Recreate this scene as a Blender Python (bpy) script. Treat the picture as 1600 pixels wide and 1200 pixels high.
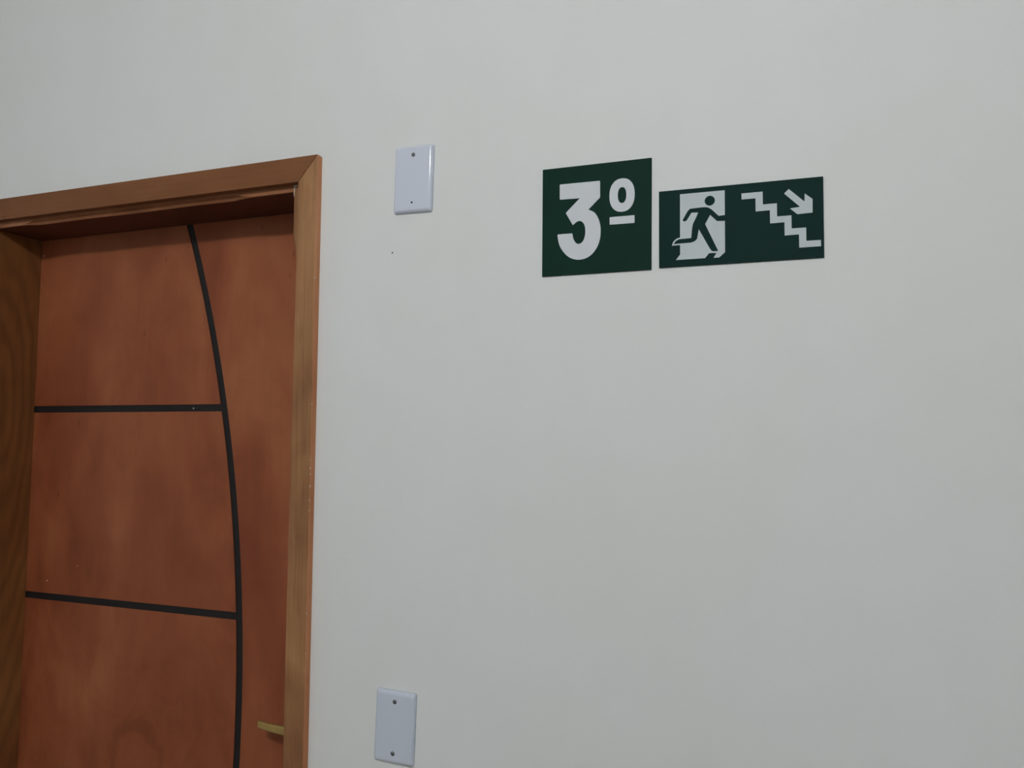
import bpy, bmesh, math, random
from mathutils import Matrix, Vector

# ------------------------------------------------------------------ reset
for o in list(bpy.data.objects):
    bpy.data.objects.remove(o, do_unlink=True)
scn = bpy.context.scene
col = scn.collection

# ------------------------------------------------------------------ camera (hand-held phone, looking a little left and up)
ZC = 1.64
cam_d = bpy.data.cameras.new('camera')
cam = bpy.data.objects.new('camera', cam_d)
col.objects.link(cam)
cam_d.sensor_fit = 'HORIZONTAL'
cam_d.sensor_width = 36.0
cam_d.lens = 28.106
cam_d.clip_start = 0.02
r_ = Vector((0.93488957, 0.35486994, 0.00698684))
u_ = Vector((0.01783725, -0.06663302, 0.9976181))
f_ = Vector((-0.35449023, 0.93253813, 0.06862442))
m = Matrix.Identity(4)
for i in range(3):
    m[i][0], m[i][1], m[i][2] = r_[i], u_[i], -f_[i]
m.translation = (0.0, -1.23, ZC)
cam.matrix_world = m
scn.camera = cam

# ------------------------------------------------------------------ world: nothing but the closed hallway lights the wall
w = bpy.data.worlds.new('world')
scn.world = w
w.use_nodes = True
w.node_tree.nodes['Background'].inputs[0].default_value = (0.8, 0.85, 0.9, 1)
w.node_tree.nodes['Background'].inputs[1].default_value = 0.05

vs = scn.view_settings
vs.view_transform = 'Standard'
vs.look = 'None'
vs.gamma = 1.0
vs.use_curve_mapping = False
vs.exposure = 0.0

LAMP_STRENGTH = 355.0           # opal globe lamp under the hallway ceiling
LAMP_X, LAMP_Y, LAMP_Z = -0.25, -2.35, 2.95
LAMP_R = 0.075

# ------------------------------------------------------------------ materials
def srgb(r, g, b):
    def c(v):
        v /= 255.0
        return v / 12.92 if v <= 0.04045 else ((v + 0.055) / 1.055) ** 2.4
    return (c(r), c(g), c(b), 1.0)

def new_mat(name):
    mt = bpy.data.materials.new(name)
    mt.use_nodes = True
    nt = mt.node_tree
    return mt, nt, nt.nodes['Principled BSDF']

def node(nt, kind, **kw):
    n = nt.nodes.new(kind)
    for k, v in kw.items():
        setattr(n, k, v)
    return n

def noise(nt, vec, scale, detail=4.0, rough=0.55, dist=0.0):
    n = node(nt, 'ShaderNodeTexNoise')
    n.inputs['Scale'].default_value = scale
    n.inputs['Detail'].default_value = detail
    n.inputs['Roughness'].default_value = rough
    n.inputs['Distortion'].default_value = dist
    nt.links.new(vec, n.inputs['Vector'])
    return n.outputs[0]

def mapping(nt, scale, loc=(0, 0, 0)):
    tc = node(nt, 'ShaderNodeTexCoord')
    mp = node(nt, 'ShaderNodeMapping')
    mp.inputs['Scale'].default_value = scale
    mp.inputs['Location'].default_value = loc
    nt.links.new(tc.outputs['Object'], mp.inputs['Vector'])
    return mp.outputs[0]

def ramp(nt, fac, stops):
    r = node(nt, 'ShaderNodeValToRGB')
    while len(r.color_ramp.elements) < len(stops):
        r.color_ramp.elements.new(0.5)
    for e, (p, c) in zip(r.color_ramp.elements, stops):
        e.position = p
        e.color = c
    nt.links.new(fac, r.inputs[0])
    return r.outputs[0]

def mix(nt, fac, a, b, mode='MIX'):
    n = node(nt, 'ShaderNodeMix', data_type='RGBA', blend_type=mode)
    if isinstance(fac, (int, float)):
        n.inputs[0].default_value = fac
    else:
        nt.links.new(fac, n.inputs[0])
    for s, v in ((6, a), (7, b)):
        if isinstance(v, tuple):
            n.inputs[s].default_value = v
        else:
            nt.links.new(v, n.inputs[s])
    return n.outputs[2]

def bump(nt, bs, h, strength, dist):
    b = node(nt, 'ShaderNodeBump')
    b.inputs['Strength'].default_value = strength
    b.inputs['Distance'].default_value = dist
    nt.links.new(h, b.inputs['Height'])
    nt.links.new(b.outputs[0], bs.inputs['Normal'])

def plain(name, c, rough=0.5, metal=0.0, spec=0.5, grain=0.0):
    mt, nt, bs = new_mat(name)
    v = mapping(nt, (1, 1, 1))
    f = noise(nt, v, 35.0, 3.0)
    lo = tuple(x * (1 - grain) for x in c[:3]) + (1,)
    hi = tuple(min(1, x * (1 + grain)) for x in c[:3]) + (1,)
    nt.links.new(ramp(nt, f, [(0.3, lo), (0.7, hi)]), bs.inputs['Base Color'])
    bs.inputs['Roughness'].default_value = rough
    bs.inputs['Metallic'].default_value = metal
    bs.inputs['Specular IOR Level'].default_value = spec
    return mt

def paint(name, c):
    """roller-painted masonry with faint retouched patches and drag marks"""
    mt, nt, bs = new_mat(name)
    v1 = mapping(nt, (1, 1, 1))
    v2 = mapping(nt, (5, 5, 1.2), (3, 0, 1))
    big = noise(nt, v1, 2.6, 3.0, 0.5, 0.6)
    drag = noise(nt, v2, 3.0, 4.0, 0.5)
    c1 = tuple(x * k for x, k in zip(c[:3], (0.985, 0.985, 0.975))) + (1,)
    c2 = tuple(x * k for x, k in zip(c[:3], (1.0, 1.005, 1.02))) + (1,)
    a = ramp(nt, big, [(0.35, c1), (0.65, c2)])
    b = ramp(nt, drag, [(0.40, (0.992, 0.992, 0.991, 1)), (0.62, (1, 1, 1, 1))])
    nt.links.new(mix(nt, 1.0, a, b, 'MULTIPLY'), bs.inputs['Base Color'])
    bs.inputs['Roughness'].default_value = 0.62
    bs.inputs['Specular IOR Level'].default_value = 0.3
    fine = noise(nt, v1, 90.0, 3.0, 0.6)
    bump(nt, bs, fine, 0.10, 0.002)
    return mt

def wood(name, dark, mid, light, axis, stretch=14.0, swirl=0.6, scale=3.0, rough=0.42,
         pores=0.5, blotch=0.5, loc=(0, 0, 0), fibre=1.0, cathedral=0.0, flame=0.0, spec=0.4, knot=None):
    """varnished wood: long fibres along one axis, broad cloudy figure, sparse dark pores"""
    mt, nt, bs = new_mat(name)
    sc = [stretch] * 3
    sc['xyz'.index(axis)] = 1.0
    vf = mapping(nt, tuple(s * 3.0 if s > 1 else 1.6 for s in sc), loc)
    vb = mapping(nt, tuple(1.0 if s > 1 else 0.5 for s in sc), loc)
    vc = mapping(nt, tuple(2.0 if s > 1 else 1.4 for s in sc), (loc[2], loc[0], loc[1]))
    fib = noise(nt, vf, scale, 6.0, 0.62, swirl)
    fig = noise(nt, vb, 4.0, 3.0, 0.5, 1.2)
    cloud = noise(nt, vc, 5.0, 4.0, 0.6, flame)
    base = ramp(nt, fig, [(0.30, dark), (0.50, mid), (0.70, light)])
    def lohi(k):
        return [(0.25, (1 - 0.26 * k, 1 - 0.30 * k, 1 - 0.34 * k, 1)), (0.50, (0.98, 0.98, 0.98, 1)), (0.75, (1 + 0.10 * k, 1 + 0.08 * k, 1 + 0.05 * k, 1))]
    c = mix(nt, blotch, mid, base)
    c = mix(nt, 1.0, c, ramp(nt, fib, lohi(fibre)), 'MULTIPLY')
    c = mix(nt, 1.0, c, ramp(nt, cloud, [(0.32, (0.90, 0.86, 0.84, 1)), (0.5, (1, 1, 1, 1)), (0.70, (1.06, 1.09, 1.10, 1))]), 'MULTIPLY')
    if cathedral > 0:
        wv = node(nt, 'ShaderNodeTexWave', wave_type='RINGS', rings_direction='X', wave_profile='SIN')
        wv.inputs['Scale'].default_value = 3.6
        wv.inputs['Distortion'].default_value = 6.0
        wv.inputs['Detail'].default_value = 3.0
        wv.inputs['Detail Scale'].default_value = 1.2
        vw = mapping(nt, (1.0, 4.0, 1.0), (0.0, -0.1, -1.72))
        nt.links.new(vw, wv.inputs['Vector'])
        c = mix(nt, cathedral, c, mix(nt, 1.0, c, ramp(nt, wv.outputs['Fac'], [(0.0, (0.72, 0.70, 0.66, 1)), (0.45, (1, 1, 1, 1)), (1.0, (1.18, 1.17, 1.15, 1))]), 'MULTIPLY'))
    if knot:
        tc = node(nt, 'ShaderNodeTexCoord')
        ds = node(nt, 'ShaderNodeVectorMath', operation='DISTANCE')
        ds.inputs[1].default_value = (knot[0], 0.12, knot[1])
        nt.links.new(tc.outputs['Object'], ds.inputs[0])
        wob = node(nt, 'ShaderNodeMath', operation='MULTIPLY_ADD')
        nt.links.new(noise(nt, mapping(nt, (1, 1, 1), loc), 16.0, 3.0), wob.inputs[0])
        wob.inputs[1].default_value = 0.07
        nt.links.new(ds.outputs['Value'], wob.inputs[2])
        kr = ramp(nt, wob.outputs[0], [(0.035, (1.05, 1.06, 1.06, 1)), (0.085, (1.03, 1.02, 1.0, 1)), (0.100, (0.76, 0.68, 0.64, 1)), (0.118, (0.95, 0.94, 0.93, 1)), (0.16, (1, 1, 1, 1))])
        c = mix(nt, 0.8, c, mix(nt, 1.0, c, kr, 'MULTIPLY'))
    if pores > 0:
        vp = mapping(nt, tuple(16.0 if s > 1 else 7.0 for s in sc), (loc[0] + 5, loc[1], loc[2] + 2))
        vo = node(nt, 'ShaderNodeTexVoronoi')
        vo.inputs['Scale'].default_value = 1.0
        nt.links.new(vp, vo.inputs['Vector'])
        pr = ramp(nt, vo.outputs['Distance'], [(0.015, (0.55, 0.48, 0.45, 1)), (0.07, (1, 1, 1, 1))])
        c = mix(nt, pores, c, mix(nt, 1.0, c, pr, 'MULTIPLY'))
    nt.links.new(c, bs.inputs['Base Color'])
    rr = node(nt, 'ShaderNodeMapRange')
    rr.inputs[3].default_value = rough - 0.07
    rr.inputs[4].default_value = rough + 0.10
    nt.links.new(fig, rr.inputs[0])
    nt.links.new(rr.outputs[0], bs.inputs['Roughness'])
    bs.inputs['Specular IOR Level'].default_value = spec
    bump(nt, bs, fib, 0.08, 0.002)
    return mt

M = {}
M['wall'] = paint('wall_paint', (0.790, 0.796, 0.790, 1))
M['ceiling'] = paint('ceiling_paint', (0.84, 0.84, 0.83, 1))
M['floor'] = plain('floor_tile', srgb(140, 134, 126), 0.3, grain=0.05)
DD, DM, DL = srgb(118, 56, 34), srgb(140, 75, 45), srgb(160, 96, 62)
for i, (l_, fl) in enumerate((((0.3, 0, 0.2), 1.5), ((4.1, 0, 2.7), 1.0), ((8.6, 0, 5.5), 2.2), ((2.2, 0, 9.1), 1.0))):
    M['panel%d' % i] = wood('door_veneer_%d' % i, DD, DM, DL, 'z', 9.0, 0.5, 3.0, 0.48, 0.6, 0.8, l_, 0.28, 0.0, fl, 0.3, (-1.36, 0.955) if i == 2 else None)
M['groove'] = plain('black_groove_paint', srgb(27, 24, 24), 0.55, spec=0.3, grain=0.1)
M['casing_v'] = wood('casing_wood_upright', srgb(112, 74, 46), srgb(144, 101, 66), srgb(170, 126, 86), 'z', 16.0, 0.8, 3.0, 0.5, 0.5, 0.9, fibre=1.2, flame=1.5, spec=0.3)
M['casing_edge'] = wood('casing_wood_lit_edge', srgb(176, 112, 72), srgb(196, 130, 88), srgb(212, 150, 108), 'z', 16.0, 0.5, 4.0, 0.55, 0.3, 0.8, fibre=0.7, spec=0.3)  # orange side wood, with light from the right painted into its paler colour
M['casing_h'] = wood('casing_wood_head', srgb(108, 66, 40), srgb(124, 79, 48), srgb(138, 92, 60), 'x', 16.0, 0.5, 4.0, 0.5, 0.5, 0.6, fibre=0.5, spec=0.25)
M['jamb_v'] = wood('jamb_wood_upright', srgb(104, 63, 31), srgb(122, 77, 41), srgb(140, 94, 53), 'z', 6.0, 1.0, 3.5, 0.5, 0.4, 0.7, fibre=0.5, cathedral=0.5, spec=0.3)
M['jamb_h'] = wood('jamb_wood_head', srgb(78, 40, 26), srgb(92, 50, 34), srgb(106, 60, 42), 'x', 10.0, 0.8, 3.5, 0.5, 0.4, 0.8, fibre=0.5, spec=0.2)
M['jamb_edge'] = wood('jamb_wood_bare_edge', srgb(124, 76, 50), srgb(150, 98, 66), srgb(178, 126, 92), 'x', 6.0, 1.2, 6.0, 0.6, 0.4, 0.9, fibre=0.8, spec=0.2)
M['green'] = plain('sign_green_film', srgb(15, 46, 37), 0.6, spec=0.08, grain=0.04)
M['green_b'] = plain('sign_green_film_dull', srgb(13, 43, 39), 0.6, spec=0.08, grain=0.04)
M['sign_white'] = plain('sign_white_film', srgb(214, 217, 223), 0.55, spec=0.2, grain=0.01)
M['sign_grey'] = plain('sign_luminescent_film', srgb(198, 206, 209), 0.55, spec=0.2, grain=0.01)
M['plate'] = plain('white_plastic', srgb(214, 219, 234), 0.11, grain=0.005)
M['plate2'] = plain('white_plastic_low', srgb(206, 212, 226), 0.22, grain=0.005)
M['steel'] = plain('screw_steel', srgb(150, 152, 155), 0.3, 1.0)
M['dark'] = plain('dark_recess', srgb(18, 18, 20), 0.7)
M['brass'] = plain('aged_brass', srgb(176, 148, 88), 0.5, 0.6, grain=0.06)
M['filler'] = plain('white_filler', srgb(205, 200, 188), 0.8, grain=0.05)
M['fleck'] = plain('paint_fleck', srgb(214, 196, 180), 0.7)
M['lamp_body'] = plain('lamp_white_metal', srgb(235, 235, 235), 0.4)
mt, nt, bs = new_mat('lamp_globe_glow')
bs.inputs['Base Color'].default_value = (0.9, 0.9, 0.9, 1)
bs.inputs['Emission Color'].default_value = (0.97, 1.0, 1.0, 1)
bs.inputs['Emission Strength'].default_value = LAMP_STRENGTH
M['glow'] = mt

# ------------------------------------------------------------------ mesh helpers
def empty(name, loc, label=None, cat=None, kind=None, group=None):
    o = bpy.data.objects.new(name, None)
    o.empty_display_size = 0.05
    col.objects.link(o)
    o.location = loc
    tag(o, label, cat, kind, group)
    return o

def tag(o, label=None, cat=None, kind=None, group=None):
    for k, v in (('label', label), ('category', cat), ('kind', kind), ('group', group)):
        if v:
            o[k] = v

def world_loc(o):
    v = Vector(o.location)
    while o.parent:
        o = o.parent
        v += Vector(o.location)
    return v

def build(name, bm, mat, parent=None, loc=(0, 0, 0), bevel=0.0, seg=2, smooth=False):
    """vertices in bm are relative to loc (world); link as one mesh, parented if asked"""
    bmesh.ops.recalc_face_normals(bm, faces=bm.faces[:])
    me = bpy.data.meshes.new(name)
    bm.to_mesh(me)
    bm.free()
    me.materials.append(M[mat])
    if smooth:
        for p in me.polygons:
            p.use_smooth = True
    o = bpy.data.objects.new(name, me)
    col.objects.link(o)
    o.location = loc
    if parent:
        o.parent = parent
        o.location = Vector(loc) - world_loc(parent)
    if bevel > 0:
        b = o.modifiers.new('bevel', 'BEVEL')
        b.width = bevel
        b.segments = seg
        b.limit_method = 'ANGLE'
        b.angle_limit = math.radians(40)
    return o

def box(bm, a, b):
    v = [bm.verts.new((x, y, z)) for x in (a[0], b[0]) for y in (a[1], b[1]) for z in (a[2], b[2])]
    for f in ((0, 1, 3, 2), (4, 6, 7, 5), (0, 4, 5, 1), (2, 3, 7, 6), (0, 2, 6, 4), (1, 5, 7, 3)):
        bm.faces.new([v[i] for i in f])

def prism(bm, pts, y0, y1):
    """polygon in the wall plane (x, z) given thickness from y0 (front) to y1 (back)"""
    a = [bm.verts.new((x, y0, z)) for x, z in pts]
    b = [bm.verts.new((x, y1, z)) for x, z in pts]
    bm.faces.new(a)
    bm.faces.new(b[::-1])
    n = len(pts)
    for i in range(n):
        bm.faces.new((a[i], b[i], b[(i + 1) % n], a[(i + 1) % n]))

def ring(bm, outer, inner, y0, y1):
    n = len(outer)
    L = [[bm.verts.new((x, y, z)) for x, z in p] for p in (outer, inner) for y in (y0, y1)]
    for i in range(n):
        j = (i + 1) % n
        of, ob, nf, nb = L
        bm.faces.new((of[i], of[j], nf[j], nf[i]))
        bm.faces.new((ob[i], nb[i], nb[j], ob[j]))
        bm.faces.new((of[i], ob[i], ob[j], of[j]))
        bm.faces.new((nf[i], nf[j], nb[j], nb[i]))

def loft(bm, sections):
    """closed profile sections (lists of 3d points) joined into a capped solid"""
    vs_ = [[bm.verts.new(p) for p in s] for s in sections]
    n = len(vs_[0])
    for a, b in zip(vs_, vs_[1:]):
        for i in range(n):
            j = (i + 1) % n
            bm.faces.new((a[i], a[j], b[j], b[i]))
    bm.faces.new(vs_[0])
    bm.faces.new(vs_[-1][::-1])

def disc_stack(bm, cx, cz, prof, n=24):
    """lathe about an axis normal to the wall: prof = [(radius, y)...]"""
    rings = [[bm.verts.new((cx + r * math.cos(2 * math.pi * k / n), y, cz + r * math.sin(2 * math.pi * k / n)))
              for k in range(n)] for r, y in prof]
    for a, b in zip(rings, rings[1:]):
        for i in range(n):
            j = (i + 1) % n
            bm.faces.new((a[i], a[j], b[j], b[i]))
    bm.faces.new(rings[0])
    bm.faces.new(rings[-1][::-1])

# ------------------------------------------------------------------ the room
OPL, OPR, OPT = -1.736, -0.878, 2.130          # rough opening in the wall
XL, XR, YB, ZT = -3.2, 3.2, -4.0, 3.08
WT = 0.155

bm = bmesh.new()
prism(bm, [(XL, 0), (OPL, 0), (OPL, OPT), (OPR, OPT), (OPR, 0), (XR, 0), (XR, ZT), (XL, ZT)], 0.0, WT)
wall = build('wall_front', bm, 'wall')
tag(wall, 'off-white painted wall holding the wooden door and green signs', 'wall', 'structure')
bm = bmesh.new()
disc_stack(bm, 0, 0, [(0.0005, -0.0006), (0.0013, -0.0004), (0.0016, 0.0004)], 10)
build('pinhole', bm, 'dark', wall, (-0.6961, 0, 1.9676))

for nm, a, b, mk, lb in (
        ('wall_back', (XL, YB - 0.12, 0), (XR, YB, ZT), 'wall', 'off-white hallway wall facing the door'),
        ('wall_left', (XL - 0.12, YB - 0.12, 0), (XL, WT, ZT), 'wall', 'off-white wall at the left hallway end'),
        ('wall_right', (XR, YB - 0.12, 0), (XR + 0.12, WT, ZT), 'wall', 'off-white wall at the right hallway end'),
        ('floor', (XL - 0.12, YB - 0.12, -0.1), (XR + 0.12, WT, 0), 'floor', 'pale tiled hallway floor below the door'),
        ('ceiling', (XL - 0.12, YB - 0.12, ZT), (XR + 0.12, WT, ZT + 0.1), 'ceiling', 'white painted hallway ceiling overhead')):
    bm = bmesh.new()
    box(bm, a, b)
    o = build(nm, bm, mk)
    tag(o, lb, nm.split('_')[0], 'structure')

def face_material(o, mat, test):
    o.data.materials.append(M[mat])
    for p in o.data.polygons:
        if test(p.center, p.normal):
            p.material_index = 1

# ------------------------------------------------------------------ door frame: jamb linings with waney arrises, casings mitred at the corners
JL_, JR_, JT = -1.706, -0.908, 2.0995          # clear opening
REB = 0.011
LY = 0.120                                     # front of the door leaf
trim = empty('trim_1', ((JL_ + JR_) / 2, 0, 0), 'brown wooden door frame with mitred casing around the door', 'door frame', 'structure')
rng = random.Random(4)

def jamb_section(c, side, zz):
    """upright lining section; c = waney chamfer depth; side -1 left, +1 right"""
    x0 = JL_ if side < 0 else JR_
    s = side
    out = 0.028
    return [(x0 + s * out, 0.0, zz), (x0 + s * (c + 0.0006), 0.0, zz), (x0 + s * c * 0.42, c * 0.36 + 0.0002, zz), (x0, c + 0.0006, zz),
            (x0, LY - 0.001, zz), (x0 + s * REB, LY - 0.001, zz), (x0 + s * REB, WT, zz), (x0 + s * out, WT, zz)]

# right lining: square at the top corner, waney below
bm = bmesh.new()
secs = []
zs = [0.0] + [0.2 + 0.05 * i for i in range(35)] + [1.955, 1.97, 1.985, 2.0, 2.012, 2.02, 2.03, 2.06, 2.128]
for z in zs:
    t = min(1, max(0, (2.022 - z) / 0.06))
    t = t * t * (3 - 2 * t)
    c = 0.001 + 0.0165 * t + (rng.uniform(-0.001, 0.0012) if t > 0.9 else rng.uniform(0, 0.0006))
    secs.append(jamb_section(c, +1, z))
loft(bm, secs)
jr = build('jamb', bm, 'jamb_v', trim, (0, 0, 0))
face_material(jr, 'casing_v', lambda c, n: c.y < 0.02 and n.y < -0.3)
# left lining
bm = bmesh.new()
secs = []
for i in range(44):
    z = 2.128 * i / 43
    secs.append(jamb_section(0.0015 + rng.uniform(0, 0.001), -1, z))
loft(bm, secs)
build('jamb', bm, 'jamb_v', trim, (0, 0, 0))
# head lining
bm = bmesh.new()
secs = []
N = 60
for i in range(N + 1):
    x = JL_ + (JR_ - JL_) * i / N
    t1 = min(1, max(0, (x + 1.615) / 0.045))
    t2 = min(1, max(0, (-1.005 - x) / 0.06))
    t = min(t1, t2)
    t = t * t * (3 - 2 * t)
    wob = 0.0012 * math.sin(x * 23) + rng.uniform(-0.0003, 0.0003)
    cz = 0.001 + t * (0.0092 + wob)
    cy = 0.001 + t * (0.0085 + wob)
    secs.append([(x, 0, 2.128), (x, 0, JT + cz), (x, cy * 0.75, JT + cz * 0.62), (x, cy * 0.62, JT + cz * 0.40), (x, cy, JT + 0.0),
                 (x, LY - 0.001, JT), (x, LY - 0.001, JT + REB), (x, WT, JT + REB), (x, WT, 2.128)])
loft(bm, secs)
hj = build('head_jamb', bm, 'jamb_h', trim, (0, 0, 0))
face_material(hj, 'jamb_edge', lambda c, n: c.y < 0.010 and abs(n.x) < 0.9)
# whitish filler left in the corner of the right lining
bm = bmesh.new()
prism(bm, [(-0.9078, 2.1116), (-0.9000, 2.1116), (-0.9000, 2.1100), (-0.9058, 2.1085), (-0.9064, 2.098), (-0.9072, 2.090), (-0.9078, 2.095)], -0.0008, 0.0004)
build('filler_smear', bm, 'filler', trim)

# casings: flat boards 16 mm thick
CF = -0.016
CO, CI = -0.8468, -0.8876          # right casing outer / inner edge
CLO, CLI = -1.768, -1.727          # left casing
CTO, CTI = 2.1592, 2.1120          # head casing top / bottom
def casing(pts, mat):
    b_ = bmesh.new()
    prism(b_, pts, CF, 0.0)
    return build('casing', b_, mat, trim, (0, 0, 0), 0.0007, 2)
g = 0.0004
rp = [(CO, 0), (CO, CTO - g), (CI, CTI - g)]
for i in range(1, 22):              # inner edge of the board is planed a little unevenly
    z = CTI * (1 - i / 22)
    rp.append((CI + 0.0013 * math.sin(z * 3.1 + 0.5) + rng.uniform(-0.0003, 0.0003), z))
rp.append((CI - 0.002, 0))
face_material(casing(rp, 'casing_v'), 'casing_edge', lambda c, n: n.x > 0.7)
casing([(CLO, 0), (CLO, CTO - g), (CLI, CTI - g), (CLI, 0)], 'casing_v')
casing([(CLO + g, CTO), (CO - g, CTO), (CI - g, CTI), (CLI + g, CTI)], 'casing_h')
# pale chips along the outer arris of the right casing
for z, s in ((1.93, 1.0), (1.70, 1.1), (1.585, 1.5), (1.575, 1.1), (1.553, 1.6), (1.528, 1.2), (1.60, 0.9), (1.51, 1.0), (1.33, 0.9), (1.26, 0.8)):
    bm = bmesh.new()
    h = 0.0018 * s
    loft(bm, [[(-0.0007, -0.0006, -h), (0.0005, -0.0008, -h * 0.8), (0.0006, 0.0008 * s, -h * 0.6), (-0.0006, 0.0006, -h)],
              [(-0.0010, -0.0008, h * 0.7), (0.0006, -0.0008, h), (0.0006, 0.0014 * s, h * 0.5), (-0.0006, 0.0006, h)]])
    build('chip', bm, 'fleck', trim, (CO - 0.0004, CF + 0.0012, z))

# ------------------------------------------------------------------ door leaf: black core, veneered panels proud of the grooves
DX0, DX1, DZ0, DZ1 = JL_ - REB + 0.002, JR_ + REB - 0.002, 0.006, JT + REB - 0.002
door = empty('door_1', ((DX0 + DX1) / 2, LY, 0), 'reddish-brown wooden door with black curved and straight grooves', 'door', 'structure')
bm = bmesh.new()
box(bm, (DX0, LY + 0.0022, DZ0), (DX1, LY + 0.035, DZ1))
build('leaf_core', bm, 'groove', door)
GW = 0.0079
def curve_x(z):
    d = z - 1.09
    return -1.098 - 0.1515 * d * d - (0.0130 * abs(d) ** 3)
def curve_pts(z0, z1, side, n=26):
    pts = []
    for i in range(n + 1):
        z = z0 + (z1 - z0) * i / n
        dz = 1e-3
        sl = (curve_x(z + dz) - curve_x(z - dz)) / (2 * dz)
        k = math.hypot(1, sl)
        pts.append((curve_x(z) + side * GW * k, z))
    return pts
levels = [DZ0, 0.432, 0.852, 1.276, 1.7010, DZ1]
gh = 0.0074
for i in range(5):
    z0 = levels[i] + (gh if i > 0 else 0)
    z1 = levels[i + 1] - (gh if i < 4 else 0)
    bm = bmesh.new()
    prism(bm, [(DX0, z1), (DX0, z0)] + curve_pts(z0, z1, -1), LY, LY + 0.0022)
    build('panel', bm, 'panel%d' % ((i * 2 + 1) % 3), door, (0, 0, 0), 0.0006, 1)
bm = bmesh.new()
prism(bm, [(DX1, DZ0), (DX1, DZ1)] + curve_pts(DZ0, DZ1, 1, 70)[::-1], LY, LY + 0.0022)
build('panel', bm, 'panel3', door, (0, 0, 0), 0.0006, 1)
for x, z, r in ((-1.6985, 2.064, 0.0016), (-1.640, 1.3117, 0.0013), (-1.2388, 1.7004, 0.0010), (-1.55, 1.35, 0.0008)):
    bm = bmesh.new()
    prism(bm, [(r * math.cos(a) * rng.uniform(.7, 1.1), 1.4 * r * math.sin(a)) for a in [k * math.pi / 4 for k in range(8)]], -0.0005, 0.0024)
    build('paint_fleck', bm, 'fleck', door, (x, LY, z))

# lever handle
HX, HZ = -0.936, 1.0885
handle = empty('door_handle', (0, 0, 0))
handle.parent = door
handle.location = Vector((HX, LY, HZ)) - world_loc(door)
handle['label'] = 'aged brass lever handle'
bm = bmesh.new()
disc_stack(bm, 0, 0, [(0.0255, 0.0), (0.0255, -0.006), (0.022, -0.009), (0.012, -0.0095)], 32)
build('rosette', bm, 'brass', handle, (HX, LY, HZ))
bm = bmesh.new()
disc_stack(bm, 0, 0, [(0.0255, 0.0), (0.0255, -0.006), (0.022, -0.009), (0.009, -0.0095)], 32)
build('keyhole_rosette', bm, 'brass', handle, (HX, LY, HZ - 0.075))
bm = bmesh.new()
disc_stack(bm, 0, 0, [(0.0095, -0.009), (0.009, -0.03), (0.010, -0.046)], 24)
build('neck', bm, 'brass', handle, (HX, LY, HZ))
bm = bmesh.new()
secs = []
for i in range(19):
    t = i / 18
    x = 0.012 - 0.0885 * t
    ht = 0.0088 - 0.0024 * t
    zc = -0.0010 + 0.0030 * (max(0, t - 0.45) / 0.55) ** 2 - 0.0008 * math.sin(math.pi * t)
    yc = -0.050 + 0.004 * (1 - math.cos(math.pi * t)) * 0.5
    th = 0.0050 - 0.0012 * t
    if i == 18:
        ht *= 0.93; th *= 0.7
    secs.append([(x, yc + th * math.copysign(abs(math.cos(a)) ** 0.45, math.cos(a)), zc + ht * math.copysign(abs(math.sin(a)) ** 0.45, math.sin(a)))
                 for a in [2 * math.pi * k / 20 for k in range(20)]])
loft(bm, secs)
build('lever', bm, 'brass', handle, (HX, LY, HZ), smooth=False, bevel=0.0006)

# ------------------------------------------------------------------ signs: thin rigid sheets with film graphics
ST = 0.003
def mmp(pts, flip=1.0):
    return [(x / 1000.0, z / 1000.0) for x, z in pts]
def round_corner(pts, idx, r, n=4):
    out = []
    L = len(pts)
    for i, p in enumerate(pts):
        if i not in idx:
            out.append(p); continue
        p = Vector(p); a = Vector(pts[i - 1]); b = Vector(pts[(i + 1) % L])
        da = (a - p).normalized() * r; db = (b - p).normalized() * r
        for k in range(n + 1):
            t = k / n
            q = (p + da) * (1 - t) ** 2 + p * 2 * t * (1 - t) + (p + db) * t ** 2
            out.append((q.x, q.y))
    return out
def smooth_closed(pts, rngs, sub=3):
    """Catmull-Rom through the index ranges that are curves; straight elsewhere"""
    out = []
    n = len(pts)
    for i in range(n):
        p1, p2 = pts[i], pts[(i + 1) % n]
        out.append(p1)
        r = next((q for q in rngs if q[0] <= i < q[1]), None)
        if r:
            p0 = pts[i - 1] if i > r[0] else p1
            p3 = pts[i + 2] if i + 1 < r[1] else p2
            for k in range(1, sub):
                t = k / sub
                out.append(tuple(0.5 * ((2 * p1[j]) + (-p0[j] + p2[j]) * t + (2 * p0[j] - 5 * p1[j] + 4 * p2[j] - p3[j]) * t * t
                                        + (-p0[j] + 3 * p1[j] - 3 * p2[j] + p3[j]) * t ** 3) for j in (0, 1)))
    return out

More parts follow.
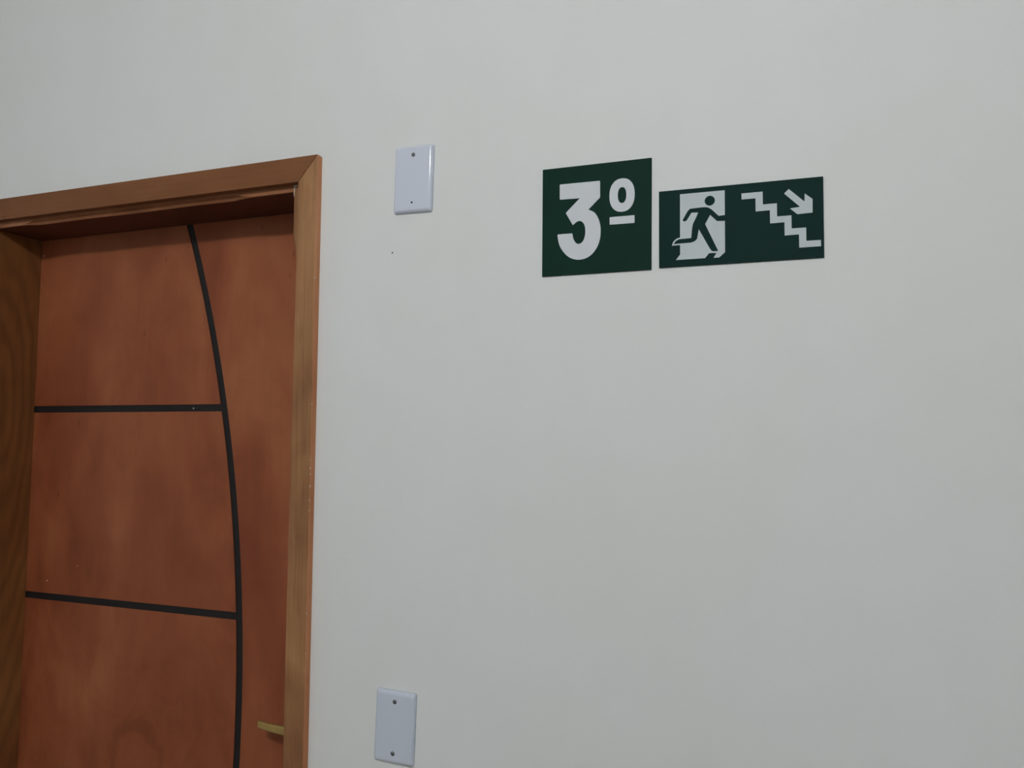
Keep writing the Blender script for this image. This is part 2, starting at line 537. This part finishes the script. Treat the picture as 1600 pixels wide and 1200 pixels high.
# floor-number sign, 18 x 18 cm
s1 = empty('floor_number_sign', (-0.4152, 0, 1.9056), 'dark green square sign with large white 3º on the wall', 'sign')
S1L = (-0.4152, 0, 1.9056)
bm = bmesh.new()
prism(bm, [(0.0, 0.0), (0.1796, -0.0004), (0.1810, 0.1776), (0.0004, 0.1788)], -ST, 0.0)
build('board', bm, 'green', s1, S1L, 0.0004, 1)
three = [(30.2, 150.5), (97.8, 149.5), (97.8, 122.2), (78.4, 104.1), (88.1, 98.8), (94.3, 89.5), (98.0, 77.8), (98.8, 66.5), (97.6, 54.5), (93.4, 42.7), (86.3, 32.8), (77.5, 26.4), (66.9, 23.6), (56.2, 24.4), (45.4, 29.3), (36.3, 38.5), (29.9, 49.5), (27.2, 60.1), (26.4, 67.8), (51.6, 67.6), (52.9, 60.4), (55.2, 54.5), (58.6, 50.7), (62.4, 49.3), (66.8, 50.7), (70.4, 54.8), (72.7, 61.8), (73.4, 70.4), (72.5, 77.5), (70.0, 83.0), (66.2, 86.2), (62.3, 86.9), (57.9, 85.2), (52.5, 81.1), (40.3, 102.1), (64.1, 124.3), (30.3, 125.3)]
three = smooth_closed(three, [(3, 18), (19, 33)])
idx = [i for i, p in enumerate(three) if p in ((30.2, 150.5), (97.8, 149.5), (30.3, 125.3), (26.4, 67.8), (51.6, 67.6), (40.3, 102.1), (97.8, 122.2))]
three = round_corner(three, idx, 1.5)
bm = bmesh.new()
prism(bm, mmp(three), -ST - 0.0004, -ST)
build('numeral', bm, 'sign_white', s1, S1L)
def superellipse(cx, cz, rx, rz, n=2.0, k=48):
    return [(cx + rx * math.copysign(abs(math.cos(a)) ** (2 / n), math.cos(a)), cz + rz * math.copysign(abs(math.sin(a)) ** (2 / n), math.sin(a)))
            for a in [2 * math.pi * i / k for i in range(k)]]
bm = bmesh.new()
ring(bm, mmp(superellipse(133.6, 122.4, 20.4, 27.0, 2.25)), mmp(superellipse(133.7, 122.4, 6.9, 12.9, 2.25)), -ST - 0.0004, -ST)
build('ordinal_ring', bm, 'sign_white', s1, S1L)
bm = bmesh.new()
prism(bm, mmp(round_corner([(113.5, 88.3), (153.6, 88.0), (153.6, 75.6), (113.5, 76.2)], [0, 1, 2, 3], 1.0)), -ST - 0.0004, -ST)
build('ordinal_bar', bm, 'sign_white', s1, S1L)

# stair-exit sign, 24 x 12 cm
S2L = (-0.2235, 0, 1.9058)
s2 = empty('exit_stairs_sign', S2L, 'dark green wide sign with running figure, descending stairs and arrow', 'sign')
bm = bmesh.new()
prism(bm, [(0.0, 0.0010), (0.2391, -0.0004), (0.2398, 0.1193), (0.0004, 0.1216)], -ST, 0.0)
build('board', bm, 'green_b', s2, S2L, 0.0004, 1)
bm = bmesh.new()
prism(bm, mmp([(33.2, 113.8), (100.4, 113.2), (99.9, 18.0), (91.2, 10.5), (82.9, 10.6), (87.3, 17.8), (76.2, 18.2), (70.2, 11.0), (26.1, 11.3), (32.7, 19.4),
               (32.8, 34.2), (20.1, 34.2), (22.0, 39.4), (24.6, 42.6), (28.4, 45.1), (32.8, 46.0)]), -ST - 0.0004, -ST)
build('doorway_symbol', bm, 'sign_grey', s2, S2L)
bm = bmesh.new()
man = [(37.0, 72.9), (38.1, 70.9), (40.0, 70.4), (43.0, 71.6), (50.4, 83.2), (60.6, 82.7), (57.6, 75.4), (52.7, 65.9), (51.2, 59.1), (49.7, 43.7), (31.2, 43.4), (26.3, 40.9), (22.8, 36.5), (49.4, 36.7), (54.9, 38.3), (58.5, 41.7), (61.3, 56.4), (77.5, 25.3), (79.8, 22.0), (82.8, 20.5), (89.9, 20.6), (70.7, 63.6), (78.4, 77.2), (88.6, 66.7), (101.6, 66.0), (101.7, 74.9), (91.0, 74.5), (81.1, 85.0), (76.3, 88.5), (71.5, 89.8), (64.3, 90.0), (48.6, 89.5), (45.0, 86.6)]
man = round_corner(man, [5, 7, 21], 1.0)
prism(bm, mmp(man), -ST - 0.0007, -ST - 0.0002)
build('running_figure', bm, 'green_b', s2, S2L)
bm = bmesh.new()
prism(bm, mmp(superellipse(78.1, 99.2, 7.6, 7.6)), -ST - 0.0007, -ST - 0.0002)
build('figure_head', bm, 'green_b', s2, S2L)
stairs = [(124.9, 105.5)]
xs = [155.3, 175.2, 195.3, 215.3]
zt = [105.3, 85.6, 65.5, 45.6, 25.6]
for k in range(4):
    stairs += [(xs[k], zt[k]), (xs[k], zt[k + 1] + 0.2)]
stairs += [(235.1, 25.5), (235.1, 16.3)]
xb = [205.3, 185.4, 165.2, 145.0]
zb = [16.4, 36.2, 56.1, 76.1, 96.2]
for k in range(4):
    stairs += [(xb[k], zb[k]), (xb[k], zb[k + 1])]
stairs += [(124.9, 96.4)]
bm = bmesh.new()
prism(bm, mmp(stairs), -ST - 0.0004, -ST)
build('stairs_symbol', bm, 'sign_grey', s2, S2L)
bm = bmesh.new()
prism(bm, mmp([(192.1, 105.3), (213.7, 84.3), (214.1, 96.4), (224.8, 87.1), (224.5, 66.9), (203.5, 66.5), (193.5, 76.0), (207.4, 77.1), (185.6, 99.2)]), -ST - 0.0004, -ST)
build('arrow_symbol', bm, 'sign_grey', s2, S2L)

# ------------------------------------------------------------------ blank wall plates
def wall_plate(cx, cz, rot, mat, label, hole_only_bottom):
    root = empty('wall_plate', (cx, 0, cz), label, 'wall plate', group='blank wall plates beside the door')
    root.rotation_euler = (0, math.radians(rot), 0)
    W, H, T = 0.0375, 0.0595, 0.0085
    # sections from wall to face, cover drawn in with a rounded shoulder
    secs = []
    for y, ins, rc in ((0.0, 0.0, 0.0035), (-0.0030, 0.0002, 0.0036), (-0.0052, 0.0009, 0.004), (-0.0068, 0.0021, 0.0044),
                       (-0.0079, 0.0037, 0.0046), (-0.0084, 0.0054, 0.0046), (-T, 0.0070, 0.0044)):
        pts = []
        for sx, sz, a0 in ((1, 1, 0), (-1, 1, 90), (-1, -1, 180), (1, -1, 270)):
            for k in range(6):
                a = math.radians(a0 + 90 * k / 5)
                pts.append((sx * (W - ins - rc) + rc * math.cos(a), y, sz * (H - ins - rc) + rc * math.sin(a)))
        secs.append(pts)
    b_ = bmesh.new()
    loft(b_, secs)
    c = build('cover', b_, mat, None, (0, 0, 0), smooth=True)
    c.data.polygons[-1].use_smooth = False
    c.data.polygons[-2].use_smooth = False
    c.parent = root
    for sz in (1, -1):
        z = sz * 0.0425
        if sz < 0 and hole_only_bottom:
            b_ = bmesh.new()
            disc_stack(b_, 0, z, [(0.0019, -T - 0.0001), (0.0019, -T + 0.002)], 18)
            s = build('screw_hole', b_, 'dark'); s.parent = root
            continue
        b_ = bmesh.new()
        disc_stack(b_, 0, z, [(0.0036, -T - 0.00012), (0.0036, -T + 0.002)], 22)
        s = build('screw_seat', b_, 'dark'); s.parent = root
        b_ = bmesh.new()
        disc_stack(b_, 0, z, [(0.0014, -T - 0.0009), (0.0024, -T - 0.0007), (0.0029, -T - 0.0002), (0.0029, -T + 0.001)], 22)
        h = build('screw', b_, 'steel'); h.parent = root
        b_ = bmesh.new()
        d = 0.35
        R_ = Matrix.Rotation(d, 4, 'Y')
        box(b_, (-0.0026, -T - 0.00105, -0.00045), (0.0026, -T - 0.0004, 0.00045))
        bmesh.ops.transform(b_, matrix=Matrix.Translation((0, 0, z)) @ R_, verts=b_.verts[:])
        k = build('screw_slot', b_, 'dark'); k.parent = h
    return root
wall_plate(-0.6537, 2.0945, 1.2, 'plate', 'glossy white blank plate beside the top corner of the door', True)
wall_plate(-0.6730, 1.1540, 1.7, 'plate2', 'white blank plate low on the wall at door handle height', False)

# ------------------------------------------------------------------ globe lamp on the hallway ceiling (out of frame, the place's light)
lamp = empty('ceiling_lamp', (LAMP_X, LAMP_Y, ZT), 'round white globe lamp fixed to the hallway ceiling', 'lamp')
def lathe_z(bm, prof, n=32):
    rings = [[bm.verts.new((r * math.cos(2 * math.pi * k / n), r * math.sin(2 * math.pi * k / n), z)) for k in range(n)] for r, z in prof]
    for a_, b_ in zip(rings, rings[1:]):
        for i in range(n):
            j = (i + 1) % n
            bm.faces.new((a_[i], a_[j], b_[j], b_[i]))
    bm.faces.new(rings[0])
    bm.faces.new(rings[-1][::-1])
bm = bmesh.new()
lathe_z(bm, [(0.058, 0.0), (0.058, -0.012), (0.050, -0.022), (0.034, -0.030), (0.034, LAMP_Z - ZT + LAMP_R * 0.86)])
build('mount', bm, 'lamp_body', lamp, (LAMP_X, LAMP_Y, ZT))
bm = bmesh.new()
bmesh.ops.create_uvsphere(bm, u_segments=32, v_segments=20, radius=LAMP_R)
build('globe', bm, 'glow', lamp, (LAMP_X, LAMP_Y, LAMP_Z), smooth=True)
